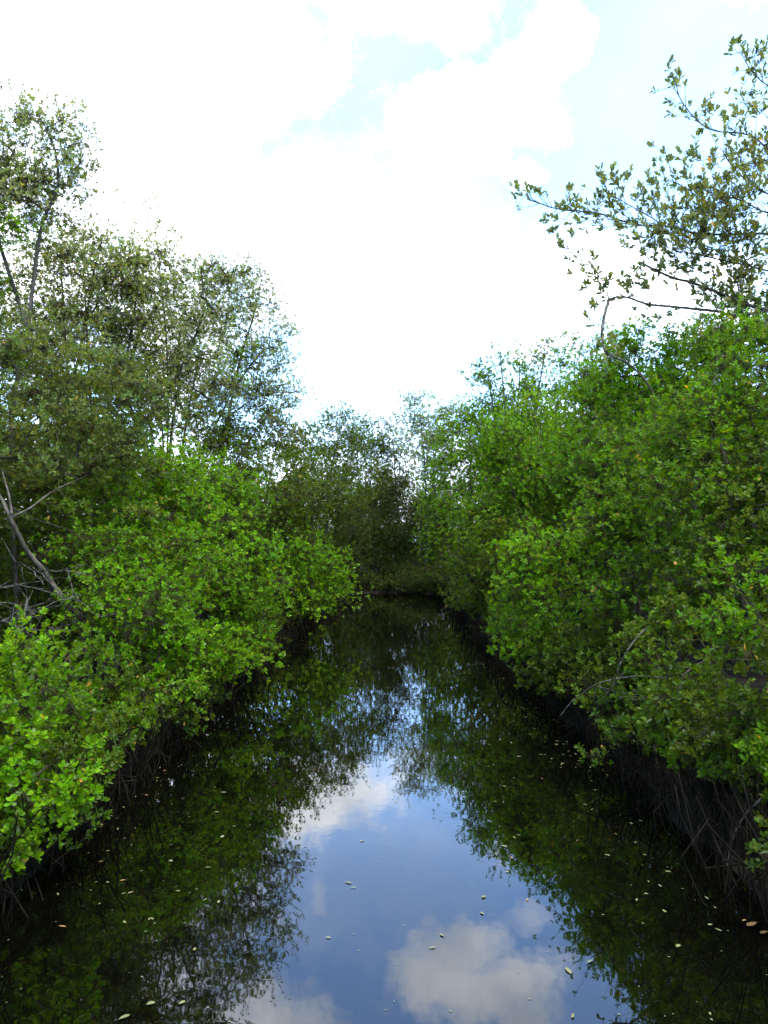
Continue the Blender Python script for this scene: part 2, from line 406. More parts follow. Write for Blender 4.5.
tree('mangrove_bush', 'bright green bush with a low sprig reaching out over the water toward midstream', 'bush', (-2.25, 10.4),
     [(232, 570, 10.5, 48, 52), (215, 620, 10.2, 48, 40), (248, 610, 10.6, 32, 34), (262, 662, 9.8, 26, 9, dict(lai=1.6, ry=.2)), (232, 668, 9.6, 26, 12, dict(lai=1.8))],
     size=.050, col='bright', lai=3.0, tmpl='mid', clump=.22, per=18, nstem=6, rbase=.03, roots=9, bark=M_MID, width=1.15)
tree('mangrove_tree', 'leafy vivid green tree rising behind the two bright bushes', 'tree', (-3.6, 10.6),
     [(150, 500, 11, 70, 45), (190, 480, 11.8, 55, 38), (125, 545, 10.5, 45, 35, dict(col='green')), (225, 510, 12, 45, 40, dict(col='green'))],
     size=.06, col='bright', lai=3.0, tmpl='mid', clump=.26, per=20, nstem=4, rbase=.045, roots=4, width=1.1)
tree('mangrove_bush', 'rounded green bush jutting into the far reach of the creek', 'bush', (-2.1, 17.2),
     [(318, 572, 17, 30, 36), (292, 595, 16.6, 32, 28), (275, 560, 17, 32, 30, dict(col='green')), (330, 590, 17.2, 16, 18)],
     size=.065, col='bright', lai=3.2, tmpl='mid', clump=.3, per=18, nstem=5, rbase=.035, roots=8, bark=M_MID, width=1.1)
tree('mangrove_tree', 'dull green thick-crowned tree above the round midstream bush', 'tree', (-3.1, 17.5),
     [(250, 500, 17, 50, 50), (290, 490, 18.5, 42, 45), (230, 455, 18, 45, 32), (285, 540, 18, 42, 32, dict(col='mid'))],
     size=.065, col='mid', lai=2.8, tmpl='mid', clump=.32, per=18, nstem=4, rbase=.05, roots=4)
tree('mangrove_tree', 'olive tree with layered drooping foliage and a grey leaning forked trunk', 'tree', (-3.35, 8.4),
     [(30, 440, 9.0, 85, 45), (90, 400, 9.8, 80, 45), (20, 370, 9.6, 70, 50), (110, 450, 9.6, 60, 32), (10, 500, 9.0, 55, 28, dict(lai=1.6)), (90, 520, 9.2, 60, 30, dict(col='mid'))],
     size=.06, col='dull', lai=2.6, tmpl='mid', clump=.3, per=20, flat=.35, upw=.5,
     stems=[([P(92, 660, 8.2)*[1, 1, 0], P(84, 630, 8.1), P(66, 603, 8.0), P(44, 572, 7.9), P(24, 545, 7.8), P(6, 508, 7.8), P(-25, 450, 8.6)], .036),
            ([P(12, 515, 7.7), P(9, 496, 7.8), P(2, 470, 8.2)], .014),
            ([P(5, 520, 7.75), P(30, 508, 8.0), P(55, 490, 8.5), P(95, 470, 9.4), P(120, 440, 9.8)], .012)],
     bark=M_BARK, rbase=.04)
tree('tall_mangrove', 'tallest grey green tree with an airy crown at the left border of the sky', 'tree', (-4.7, 10.4),
     [(52, 125, 10.4, 36, 28), (85, 150, 10.4, 12, 14, dict(lai=1.4)), (30, 190, 10.4, 50, 50, dict(lai=1.6)), (20, 165, 10.4, 38, 35), (62, 180, 10.5, 24, 22), (5, 215, 10.3, 45, 30), (82, 170, 10.6, 16, 12, dict(lai=1.2)), (15, 108, 10.4, 25, 18, dict(lai=.8)),
      (62, 215, 10.4, 16, 16, dict(lai=1)), (10, 235, 10.0, 30, 14, dict(col='bright', lai=2)), (-40, 180, 10.4, 50, 70), (60, 250, 10.5, 20, 20, dict(lai=.8))],
     size=.05, col='grey', lai=2.3, tmpl='mid', clump=.2, per=9, shell=.1,
     stems=[([(-4.7, 10.4, -.2), P(10, 450, 10.4), P(28, 330, 10.4), P(33, 285, 10.4), P(42, 225, 10.4), P(58, 185, 10.4), P(55, 150, 10.4)], .036),
            ([P(28, 330, 10.4), P(5, 260, 10.4), P(-10, 200, 10.4), P(15, 150, 10.4)], .03)], rbase=.05, bark=M_BARK)
tree('tall_mangrove', 'wide grey green tree whose dense crown slopes down beneath the airy tallest one', 'tree', (-4.9, 12.8),
     [(95, 265, 13, 62, 32), (60, 245, 12.8, 45, 20), (140, 275, 13.4, 40, 28), (85, 295, 13, 70, 45), (30, 320, 12.5, 60, 50), (130, 300, 13.2, 45, 38), (60, 360, 12, 80, 40), (-10, 290, 12.6, 50, 45), (105, 265, 13, 30, 22, dict(lai=1.2)),
      (120, 350, 13.2, 60, 40, dict(col='dull', lai=1.8))],
     size=.056, col='grey', lai=2.2, tmpl='mid', clump=.27, per=13, nstem=5, rbase=.05)
tree('tall_mangrove', 'see-through grey green tree with dark forked stems left of the slender leaning one', 'tree', (-4.3, 14),
     [(190, 330, 14.4, 42, 50), (190, 272, 14.2, 44, 24), (232, 276, 14.4, 26, 20, dict(lai=1.6)), (150, 370, 14, 45, 40), (200, 390, 14.6, 42, 30), (210, 290, 14.6, 22, 26, dict(lai=.8)), (140, 420, 13.6, 50, 25, dict(col='dull'))],
     size=.05, col='grey', lai=2.1, tmpl='mid', clump=.24, per=11, shell=.1,
     stems=[([(-4.3, 14, -.2), P(150, 480, 14), P(138, 430, 14), P(128, 395, 14), P(135, 345, 14), P(160, 300, 14.1)], .06),
            ([P(138, 430, 14), P(160, 400, 14), P(185, 360, 14.3), P(205, 310, 14.5)], .035),
            ([(-4.1, 14.4, -.2), P(170, 450, 14.2), P(178, 390, 14.3), P(180, 330, 14.3)], .035)], rbase=.055)
tree('tall_mangrove', 'broad hazy green crown filling the gap behind the forked and slender trees', 'tree', (-5.2, 19),
     [(90, 350, 18.5, 60, 45), (150, 330, 18.8, 50, 48), (200, 350, 19, 45, 45), (235, 385, 19.5, 40, 34), (160, 400, 18.5, 70, 36), (270, 410, 20, 30, 24), (60, 400, 18, 60, 50)],
     size=.06, col='grey', lai=1.5, tmpl='mid', clump=.3, per=12, nstem=6, rbase=.05, shell=.2)
tree('thin_sapling', 'bare stemmed sapling with a few scattered leaves poking into white sky', 'sapling', (-4.1, 14.6),
     [(155, 215, 14.3, 26, 20), (165, 235, 14.3, 22, 14)], size=.075, col='grey', lai=.22, nl=4, per=2, tmpl='mid', clump=.15, shell=0,
     stems=[([(-4.1, 14.6, -.2), P(168, 400, 14.4), P(160, 270, 14.3), P(155, 232, 14.3)], .022)], rbase=.02)
tree('tall_mangrove', 'slender open crowned tree with thin leaning trunk beside the open sky gap', 'tree', (-3.3, 18.6),
     [(255, 300, 18.5, 30, 35), (270, 345, 18.5, 30, 35), (235, 335, 18.3, 30, 40), (275, 395, 18.6, 36, 22), (285, 330, 18.5, 14, 16, dict(lai=.7)), (245, 385, 18.4, 35, 28),
      (248, 352, 18.0, 13, 7, dict(col='lime', lai=2.5)), (232, 378, 18.0, 10, 10, dict(col='bright', lai=1.6)), (222, 285, 18.4, 22, 22, dict(lai=.7))],
     size=.06, col='grey', lai=1.7, tmpl='mid', clump=.25, per=10, shell=.1,
     stems=[([(-3.5, 18.6, -.2), P(222, 470, 18.4), P(228, 420, 18.4), P(240, 360, 18.4), P(252, 322, 18.5)], .05),
            ([P(240, 380, 18.4), P(262, 352, 18.5), P(282, 345, 18.5)], .022), ([P(230, 415, 18.4), P(262, 395, 18.5), P(300, 392, 18.6)], .02)], rbase=.05)
tree('mangrove_tree', 'brownish green tree with fine foliage filling the bank under the slender tree', 'tree', (-3.6, 20.5),
     [(240, 440, 20, 40, 22), (280, 430, 21, 30, 22), (300, 450, 22, 26, 28, dict(col='mid')), (210, 430, 19, 35, 28)],
     size=.065, col='dull', lai=2.6, tmpl='mid', clump=.32, per=16, nstem=4, rbase=.05)
tree('mangrove_tree', 'dark tree with pointed tops where the left bank meets the creek end', 'tree', (-2.3, 27.5),
     [(335, 440, 28, 28, 30), (322, 480, 27, 34, 42), (345, 470, 29, 32, 45), (330, 530, 28, 34, 34, dict(col='dark'))],
     size=.075, col='mid', lai=2.4, tmpl='mid', clump=.35, per=14, nstem=5, rbase=.06, bark=M_PALE, roots=5)
for k, (y, lab) in enumerate([(4.9, 'low leafy sprigs at the waterline under the corner shrub at left'), (6.6, 'low leafy sprigs at the waterline between the corner shrub and the round bushes'), (8.6, 'low leafy sprigs fringing the water beneath the round bright bushes at left'),
                          (12.6, 'low leafy sprigs fringing the left water edge before the midstream bush'), (20, 'low dark foliage fringing the water beyond the midstream bush')]):
    x = -np.interp(y, [4, 14, 26], [2.2, 2.05, 1.5]); ln_ = [.9, 1.1, 1.4, 2.4, 4][k]
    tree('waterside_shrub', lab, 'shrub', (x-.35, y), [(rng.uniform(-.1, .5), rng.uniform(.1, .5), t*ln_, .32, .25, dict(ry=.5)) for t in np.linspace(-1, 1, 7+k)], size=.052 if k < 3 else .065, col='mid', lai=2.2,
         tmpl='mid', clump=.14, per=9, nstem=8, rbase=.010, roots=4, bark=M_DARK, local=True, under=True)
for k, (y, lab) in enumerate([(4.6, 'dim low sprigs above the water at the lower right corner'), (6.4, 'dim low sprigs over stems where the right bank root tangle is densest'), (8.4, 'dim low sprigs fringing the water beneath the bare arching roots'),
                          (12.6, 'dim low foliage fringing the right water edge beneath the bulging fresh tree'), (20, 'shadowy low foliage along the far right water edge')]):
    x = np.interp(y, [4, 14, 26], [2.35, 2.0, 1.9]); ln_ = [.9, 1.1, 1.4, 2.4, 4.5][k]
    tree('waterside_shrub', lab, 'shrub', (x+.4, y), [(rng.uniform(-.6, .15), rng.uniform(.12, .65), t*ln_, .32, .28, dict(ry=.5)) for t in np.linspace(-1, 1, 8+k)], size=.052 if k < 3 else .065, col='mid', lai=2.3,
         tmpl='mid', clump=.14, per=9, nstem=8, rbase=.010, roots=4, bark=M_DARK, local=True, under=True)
# ------------------------------------------------------------------ far end
tree('mangrove_tree', 'shadowy tree with thin pale stems directly behind the creek end', 'tree', (-.6, 34.5),
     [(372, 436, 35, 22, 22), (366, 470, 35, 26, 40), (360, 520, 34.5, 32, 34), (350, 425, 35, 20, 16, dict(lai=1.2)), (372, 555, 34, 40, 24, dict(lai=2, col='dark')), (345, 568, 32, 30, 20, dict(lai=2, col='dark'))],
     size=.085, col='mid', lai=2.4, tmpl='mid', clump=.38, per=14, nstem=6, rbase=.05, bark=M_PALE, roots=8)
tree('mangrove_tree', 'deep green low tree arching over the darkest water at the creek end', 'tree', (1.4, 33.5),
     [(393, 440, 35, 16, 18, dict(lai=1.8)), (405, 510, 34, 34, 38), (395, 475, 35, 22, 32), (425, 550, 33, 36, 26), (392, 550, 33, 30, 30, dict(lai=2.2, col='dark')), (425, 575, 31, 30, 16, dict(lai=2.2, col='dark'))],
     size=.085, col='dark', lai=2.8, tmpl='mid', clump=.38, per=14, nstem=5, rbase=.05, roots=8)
tree('tall_mangrove', 'pale silvery green tree standing right of the gap at the creek end', 'tree', (1.7, 31),
     [(420, 408, 31, 26, 18), (430, 445, 30.5, 30, 34), (434, 462, 31, 18, 26), (438, 430, 31, 14, 18), (410, 430, 31.5, 14, 26, dict(lai=1.4)), (455, 415, 30, 22, 20)],
     size=.075, col='grey', lai=2.3, tmpl='mid', clump=.33, per=13, nstem=4, rbase=.05, bark=M_PALE)
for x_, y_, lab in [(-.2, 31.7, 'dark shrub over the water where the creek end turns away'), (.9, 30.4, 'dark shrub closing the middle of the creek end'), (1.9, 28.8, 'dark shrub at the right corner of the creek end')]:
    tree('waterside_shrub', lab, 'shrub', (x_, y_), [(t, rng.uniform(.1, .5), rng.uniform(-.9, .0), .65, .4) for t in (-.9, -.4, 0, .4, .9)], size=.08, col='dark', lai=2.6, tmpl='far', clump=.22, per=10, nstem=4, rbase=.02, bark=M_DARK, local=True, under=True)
# ------------------------------------------------------------------ right bank
tree('mangrove_tree', 'light green billowing tree next to the pale silvery one', 'tree', (2.8, 26),
     [(470, 440, 26, 34, 30), (455, 490, 25.5, 32, 40), (490, 415, 26, 30, 22), (450, 535, 25, 28, 36, dict(col='green')), (505, 450, 25, 32, 32)],
     size=.07, col='bright', lai=3, tmpl='mid', clump=.34, per=18, nstem=5, rbase=.05, roots=6, width=1.1)
tree('tall_mangrove', 'umbrella topped tree with airy sprays against the sky above the right bank', 'tree', (4.1, 25),
     [(545, 352, 24, 22, 12, dict(lai=1.2)), (500, 352, 24.5, 18, 9, dict(lai=1)), (520, 362, 24.5, 30, 14), (488, 375, 25, 22, 13), (505, 390, 24.6, 40, 14, dict(lai=2)), (475, 372, 25, 12, 12, dict(lai=.9)), (540, 385, 24, 26, 16)],
     size=.075, col='green', lai=1.5, tmpl='mid', clump=.28, per=11, nstem=4, rbase=.05, shell=.2)
tree('tall_mangrove', 'feathery topped tree between the umbrella topped one and the overhanging boughs', 'tree', (4.9, 21.5),
     [(575, 350, 21.5, 22, 14, dict(lai=1.4)), (620, 340, 21, 24, 16), (590, 365, 21.5, 28, 20), (568, 378, 22, 28, 20, dict(lai=2)), (610, 350, 21, 20, 14), (600, 395, 21, 36, 20, dict(lai=2.4))],
     size=.07, col='green', lai=1.6, tmpl='mid', clump=.26, per=11, nstem=4, rbase=.05, shell=.2)
tree('mangrove_tree', 'large fresh green tree bulging halfway along the right bank', 'tree', (3.1, 17.5),
     [(540, 430, 18.5, 46, 36), (510, 480, 17.5, 40, 45), (560, 470, 17, 45, 45), (490, 540, 17, 32, 44, dict(col='green')), (475, 585, 17.5, 24, 28, dict(col='mid', lai=2)),
      (520, 560, 16, 32, 45, dict(col='mid')), (485, 445, 18, 26, 26)],
     size=.065, col='bright', lai=3.3, tmpl='mid', clump=.33, per=20, nstem=5, rbase=.06, roots=8, width=1.1)
tree('mangrove_tree', 'high round crowned green tree under the overhanging bough', 'tree', (4.3, 13.5),
     [(640, 375, 13.5, 48, 36), (600, 420, 13.5, 45, 42), (665, 410, 12.8, 50, 45), (575, 470, 13, 42, 42), (620, 470, 12, 50, 50, dict(col='green')), (690, 352, 13, 40, 32), (655, 345, 13.2, 36, 18, dict(lai=2)), (730, 325, 12.6, 40, 28, dict(lai=2.2)), (765, 315, 12.4, 36, 30, dict(lai=2.2)), (600, 385, 14, 40, 22)],
     size=.065, col='bright', lai=3, tmpl='mid', clump=.3, per=20, nstem=5, rbase=.06, width=1.1)
tree('mangrove_bush', 'vivid green bush hanging lowest over the water midway on the right bank', 'bush', (2.5, 9.7),
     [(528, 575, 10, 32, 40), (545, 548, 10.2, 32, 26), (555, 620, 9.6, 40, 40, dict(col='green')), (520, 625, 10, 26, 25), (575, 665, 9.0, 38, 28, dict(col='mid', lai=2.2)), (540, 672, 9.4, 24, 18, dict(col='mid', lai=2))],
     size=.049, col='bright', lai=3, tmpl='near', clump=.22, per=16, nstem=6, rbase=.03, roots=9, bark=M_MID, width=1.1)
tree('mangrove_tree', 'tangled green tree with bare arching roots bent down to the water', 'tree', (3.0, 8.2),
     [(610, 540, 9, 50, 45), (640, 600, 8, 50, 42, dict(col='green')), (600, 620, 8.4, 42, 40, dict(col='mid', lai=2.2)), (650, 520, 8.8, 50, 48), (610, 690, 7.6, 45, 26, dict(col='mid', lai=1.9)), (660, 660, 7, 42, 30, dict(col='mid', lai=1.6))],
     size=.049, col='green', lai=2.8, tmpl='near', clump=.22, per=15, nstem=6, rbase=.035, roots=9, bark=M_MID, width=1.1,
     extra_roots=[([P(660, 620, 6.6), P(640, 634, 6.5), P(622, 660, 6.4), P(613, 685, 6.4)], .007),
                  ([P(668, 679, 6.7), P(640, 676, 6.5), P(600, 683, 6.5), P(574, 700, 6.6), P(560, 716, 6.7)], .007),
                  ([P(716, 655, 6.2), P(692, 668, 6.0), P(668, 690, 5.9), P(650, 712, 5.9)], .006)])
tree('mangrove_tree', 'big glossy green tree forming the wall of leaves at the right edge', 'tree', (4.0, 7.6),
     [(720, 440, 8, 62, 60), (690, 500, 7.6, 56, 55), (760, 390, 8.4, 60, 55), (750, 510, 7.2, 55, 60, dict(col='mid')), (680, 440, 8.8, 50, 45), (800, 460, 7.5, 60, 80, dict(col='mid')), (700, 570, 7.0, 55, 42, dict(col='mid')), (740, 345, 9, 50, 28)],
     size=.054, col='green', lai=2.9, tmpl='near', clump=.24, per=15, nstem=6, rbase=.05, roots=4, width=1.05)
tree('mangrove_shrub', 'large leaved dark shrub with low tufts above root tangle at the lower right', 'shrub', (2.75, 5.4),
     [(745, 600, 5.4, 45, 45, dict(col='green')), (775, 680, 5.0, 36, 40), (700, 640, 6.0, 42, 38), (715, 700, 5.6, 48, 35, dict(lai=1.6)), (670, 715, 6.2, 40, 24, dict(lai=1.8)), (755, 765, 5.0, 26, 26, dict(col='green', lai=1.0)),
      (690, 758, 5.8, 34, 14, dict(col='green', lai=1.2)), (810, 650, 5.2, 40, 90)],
     size=.054, col='mid', lai=2.5, tmpl='near', clump=.18, per=11, nstem=8, rbase=.022, roots=8, bark=M_MID, width=1.0,
     extra_roots=[([P(775, 785, 4.95), P(760, 800, 4.95), P(745, 815, 4.95), P(733, 838, 4.95), P(728, 862, 4.95)], .009)])
Yo = 12.0
LA = [P(800, 320, Yo), P(767, 310, Yo), P(749, 305, Yo), P(714, 291, Yo), P(693, 283, Yo), P(668, 276, Yo), P(640, 262, Yo)]
LB = [P(767, 311, Yo), P(735, 316, Yo), P(715, 311, Yo), P(685, 308, Yo), P(648, 304, Yo), P(625, 297, Yo), P(609, 299, Yo)]
LB2 = [P(609, 299, Yo), P(604, 318, Yo-.3), P(602, 338, Yo-.6), P(608, 354, Yo-.9), P(626, 362, Yo-1.1), P(645, 380, Yo-1.2), P(658, 404, Yo-1.2), P(672, 440, Yo-1)]
LB3 = [P(609, 299, Yo), P(604, 283, Yo), P(592, 268, Yo), P(578, 258, Yo), P(566, 246, Yo)]
LC = [P(795, 238, Yo), P(767, 234, Yo), P(703, 234, Yo), P(665, 226, Yo), P(636, 225, Yo), P(597, 213, Yo), P(558, 209, Yo), P(527, 199, Yo)]
LC2 = [P(703, 234, Yo), P(706, 222, Yo), P(700, 200, Yo), P(680, 185, Yo), P(664, 180, Yo)]
LC3 = [P(665, 226, Yo), P(645, 214, Yo), P(620, 200, Yo), P(602, 190, Yo)]
LD = [P(783, 165, Yo), P(760, 142, Yo), P(745, 134, Yo), P(712, 130, Yo), P(695, 118, Yo), P(680, 98, Yo), P(676, 82, Yo)]
LE = [P(775, 90, Yo), P(760, 80, Yo), P(748, 66, Yo), P(740, 50, Yo)]
LF = [P(788, 200, Yo), P(760, 190, Yo), P(735, 170, Yo), P(722, 150, Yo)]
LG = [P(795, 280, Yo), P(765, 270, Yo), P(730, 262, Yo), P(700, 255, Yo), P(672, 250, Yo)]
LH = [P(790, 215, Yo-.3), P(765, 212, Yo-.5), P(740, 200, Yo-.6), P(715, 196, Yo-.7)]
tree('overhanging_mangrove', 'tall tree reaching long leafy boughs out across the sky from the right edge', 'tree', (6.3, 12.2),
     [(735, 205, Yo, 34, 30, dict(lai=1.7)), (740, 250, Yo, 34, 26, dict(lai=1.7)), (745, 290, Yo, 30, 20, dict(lai=1.6)), (740, 322, Yo-1.5, 34, 14, dict(lai=1.6)), (752, 55, Yo, 12, 22, dict(lai=1)), (765, 150, Yo, 20, 30, dict(lai=1.6)), (760, 100, Yo, 14, 26, dict(lai=1.1)), (800, 200, Yo, 40, 90, dict(lai=1.5)), (705, 290, Yo+.3, 40, 18, dict(lai=.9)), (690, 235, Yo, 34, 26, dict(lai=.9))],
     size=.100, col='leafy', lai=2.0, nl=5, tmpl='near', clump=.27, per=5, shell=.0, spread=.3, th=(14, 58), width=1.0, upw=1.0,
     stems=[([(6.3, 12.2, -.2), (6.25, 12.1, 2.5), P(800, 330, Yo), P(795, 240, Yo), P(785, 170, Yo), P(780, 100, Yo), P(778, 40, Yo)], .07),
            (LA, .034), (LB, .028), (LB2, .024), (LB3, .008), (LC, .020), (LC2, .012), (LC3, .010), (LD, .014), (LE, .010), (LF, .016), (LG, .016), (LH, .016), ([P(735, 316, Yo), P(720, 345, Yo-.5), P(713, 400, Yo-1), P(716, 480, Yo-1.2), P(722, 560, Yo-1.2)], .016), ([P(785, 318, Yo), P(765, 350, Yo-.6), P(748, 420, Yo-1.2)], .014)],
     boughs=[(LA, (.3, 1), 8, .7, (-.3, 0, .3)), (LB, (.15, 1), 12, .45, (-.3, 0, .15)), (LB2, (.05, .55), 5, .22, (-.3, 0, 0)), (LB3, (.2, 1), 6, .22, (-.3, 0, .2)), (LC, (.2, .68), 15, .6, (-.25, 0, .2)), (LC, (.65, 1), 13, .28, (-.2, 0, .35)),
             (LC2, (.2, 1), 7, .4, (-.2, 0, .3)), (LC3, (.2, 1), 8, .32, (-.2, 0, .3)), (LD, (.1, 1), 15, .3, (-.1, 0, .3)), (LE, (.1, 1), 8, .26, (-.1, 0, .4)), (LF, (.2, 1), 9, .5, (-.2, 0, .3)), (LG, (.2, 1), 12, .6, (-.3, 0, 0)), (LH, (.2, 1), 9, .5, (-.2, 0, .2))],
     bark=M_BARK, rbase=.02, twig=.004)

# ------------------------------------------------------------------ forest behind the banks: copies of two trees
def copy_tree(o, parent=None):
    c = o.copy(); C.objects.link(c)
    if parent is not None: c.parent = parent; c.matrix_parent_inverse = o.matrix_parent_inverse
    for ch in list(o.children): copy_tree(ch, c)
    return c
gl, gr, ge = 'mangroves standing deep behind the left bank', 'mangroves standing deep behind the right bank', 'mangroves standing beyond the creek end'
ll, lr, le = 'mangrove tree filling the shade deep behind the left bank', 'mangrove tree filling the shade deep behind the right bank', 'mangrove tree closing the view beyond the creek end'
protos = []
pl = [('mid', 3.4, (-6.5, 9.5)), ('dull', 3.6, (-7.5, 15.5)), ('mid', 3.4, (6.3, 16.5))]
for i, (c, l, (x, y)) in enumerate(pl):
    lb = [(rng.normal(0, .5), 1.0+.85*k+rng.normal(0, .2), rng.normal(0, .5), 1.35-.08*k, .85) for k in range(5)]
    protos.append(tree('swamp_tree', ll if x < 0 else lr, 'tree', (x, y), lb, size=.095, col=c, lai=l*.8, tmpl='far', clump=.38, per=16, nstem=4, rbase=.06, group=gl if x < 0 else gr, local=True))
spots = []
for y in np.arange(4.0, 36, 2.5):
    spots.append((-5.0-rng.uniform(0, .6) if y > 6 else -5.2, y, 'l', rng.uniform(.62, .8)))
    spots.append((-7.6-rng.uniform(0, 1), y+1.2, 'l', rng.uniform(.8, 1.05)))
    g_ = 1+max(0, y-11)/38
    spots.append((5.4+rng.uniform(0, .6), y, 'r', rng.uniform(.7, .85)*g_))
    spots.append((7.8+rng.uniform(0, 1), y+1.2, 'r', rng.uniform(.85, 1.1)*g_))
for x in np.arange(-9, 10, 1.9): spots.append((x, 37.5+rng.uniform(0, 1.5), 'e', rng.uniform(.95, 1.15)))
for x in np.arange(-3.8, 6, 1.9): spots.append((x, 35.8+rng.uniform(0, .6), 'e', rng.uniform(.75, .9)))
for i, (x, y, k, s) in enumerate(spots):
    c = copy_tree(protos[int(rng.integers(3))]); c.location = (x, y, .1); c.rotation_euler = (0, 0, rng.uniform(0, 6.28)); c.scale = (s*1.05, s*1.05, s)
    tag(c, dict(l=ll, r=lr, e=le)[k], 'tree', dict(l=gl, r=gr, e=ge)[k])

# ------------------------------------------------------------------ stuff along the waterline
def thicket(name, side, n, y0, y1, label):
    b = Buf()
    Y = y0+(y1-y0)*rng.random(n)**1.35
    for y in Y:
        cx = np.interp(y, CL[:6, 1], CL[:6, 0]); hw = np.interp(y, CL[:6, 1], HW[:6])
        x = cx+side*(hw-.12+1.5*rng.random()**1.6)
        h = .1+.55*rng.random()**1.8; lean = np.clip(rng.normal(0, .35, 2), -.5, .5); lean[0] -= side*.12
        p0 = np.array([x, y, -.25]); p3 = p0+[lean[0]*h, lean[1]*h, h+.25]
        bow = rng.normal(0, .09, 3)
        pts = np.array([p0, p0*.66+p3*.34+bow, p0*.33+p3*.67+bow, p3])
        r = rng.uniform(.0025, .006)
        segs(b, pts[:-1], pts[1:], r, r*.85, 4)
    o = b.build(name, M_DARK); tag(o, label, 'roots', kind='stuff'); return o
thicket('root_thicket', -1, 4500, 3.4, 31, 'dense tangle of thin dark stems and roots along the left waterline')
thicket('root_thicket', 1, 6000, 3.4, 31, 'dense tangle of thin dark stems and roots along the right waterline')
b = Buf()
for k in range(800):
    x = rng.uniform(-3, 5); y = rng.uniform(29.5, 34); h = rng.uniform(.3, 1.0)
    if chan(np.array(x), np.array(y)) < -.1: continue
    p0 = np.array([x, y, -.1]); p3 = p0+[rng.normal(0, .3), rng.normal(0, .3), h]
    segs(b, [p0, (p0+p3)/2+.06], [(p0+p3)/2+.06, p3], .012, .01, 4)
tag(b.build('root_thicket', M_DARK), 'dark mesh of roots standing at the shaded end of the creek', 'roots', kind='stuff')
# dead grey brushwood at the left
def deadwood(name, label, c, n, spread_):
    root = empty(name, tuple(c*[1, 1, 0]), label, 'branches'); b = Buf()
    o0 = c*[1, 1, 0]
    for k in range(n):
        p = c+rng.normal(0, 1, 3)*spread_; d = unit(rng.normal(size=3)*[1, .5, .45]+[.4, 0, .1]); L_ = rng.uniform(.3, .9)
        pts = smooth_path([p-d*L_/2, p+rng.normal(0, .04, 3), p+d*L_/2], 4, .006); sweep(b, pts, np.linspace(.006, .002, len(pts)), 4)
        for q in range(3):
            s = pts[rng.integers(2, len(pts))]; e = s+unit(d+rng.normal(0, .6, 3))*rng.uniform(.1, .3); segs(b, [s], [e], .004, .0015, 4)
    st = smooth_path([c*[1, 1, 0]-[0, 0, .1], c*[1, 1, .5], c+spread_*.3], 5); t = Buf(); sweep(t, st, np.linspace(.025, .01, len(st)), 6)
    t.build('stem', M_PALE, root, o0, True); b.build('dead_twigs', M_PALE, root, o0)
deadwood('dead_brushwood', 'tangle of bare pale grey twigs left of the broad bright bush', P(14, 606, 7.3), 24, np.array([.3, .25, .2]))
deadwood('dead_brushwood', 'thin dry grey brush beneath the arched bare roots on the right bank', P(655, 705, 6.9), 9, np.array([.35, .3, .15]))

# ------------------------------------------------------------------ floating leaves
def fleaf(k):
    t = T_NEAR[0].copy(); t[:, 0] -= .5; w = [.8, .65, .95, .7, 1.2, .55][k]; t[:, 1] *= w; t[:, 2] *= .6
    t[:, 2] -= t[:, 2].min(); t[:, 2] += .05*(k % 3)*t[:, 0]**2
    return t
FM = {}
for mk, m in (('y', M_FY), ('o', M_FO), ('p', M_FP)):
    for k in range(6):
        b = Buf(); b.add(fleaf(k), T_NEAR[1]); o = b.build('floating_leaf', m, smooth=True); FM[mk, k] = o.data; bpy.data.objects.remove(o)
LAB = dict(y='small yellow green leaf floating flat on the dark creek', p='small pale leaf floating on the creek surface', o='small orange brown leaf floating on the creek')
GRP = dict(y='yellow green leaves afloat on the creek', p='pale leaves afloat on the creek', o='orange leaves afloat on the creek')
def put_leaf(x, y, s, mk, label=None, rot=None):
    o = bpy.data.objects.new('floating_leaf', FM[mk, int(rng.integers(6))]); C.objects.link(o)
    o.location = (x, y, .003); o.scale = (s, s, s); o.rotation_euler = (rng.normal(0, .04), rng.normal(0, .04), rng.uniform(0, 6.28) if rot is None else rot)
    tag(o, label or LAB[mk], 'leaf', None if label else GRP[mk])
def water_xy(px, py):
    d = ray(px, py); k = -H/d[2]; return d[0]*k, d[1]*k
for px, py, s, mk, lab in [(752, 925, .075, 'o', 'largest orange leaf floating near the lower right corner'), (764, 933, .06, 'o', 'orange leaf tip touching the largest orange leaf at right'),
        (744, 921, .04, 'o', 'crumpled small orange leaf left of the largest orange one'),
        (432, 948, .038, 'p', 'round pale green leaf alone on the reflected grey cloud'), (348, 883, .05, 'y', 'brownish leaf in the pair on the blue reflection'), (353, 888, .035, 'p', 'thin pale leaf in the pair on the blue reflection'),
        (62, 927, .045, 'o', 'orange leaf on the dark water at the lower left'), (124, 1018, .055, 'y', 'yellow leaf at the bottom edge left of the sky reflection'),
        (568, 971, .055, 'y', 'yellow leaf at the right rim of the sky reflection'), (590, 962, .045, 'p', 'pale leaf turned upward right of the sky reflection'), (328, 938, .03, 'p', 'tiny cream leaf on the lower left reflected cloud')]:
    x, y = water_xy(px, py); put_leaf(x, y, s, mk, lab)
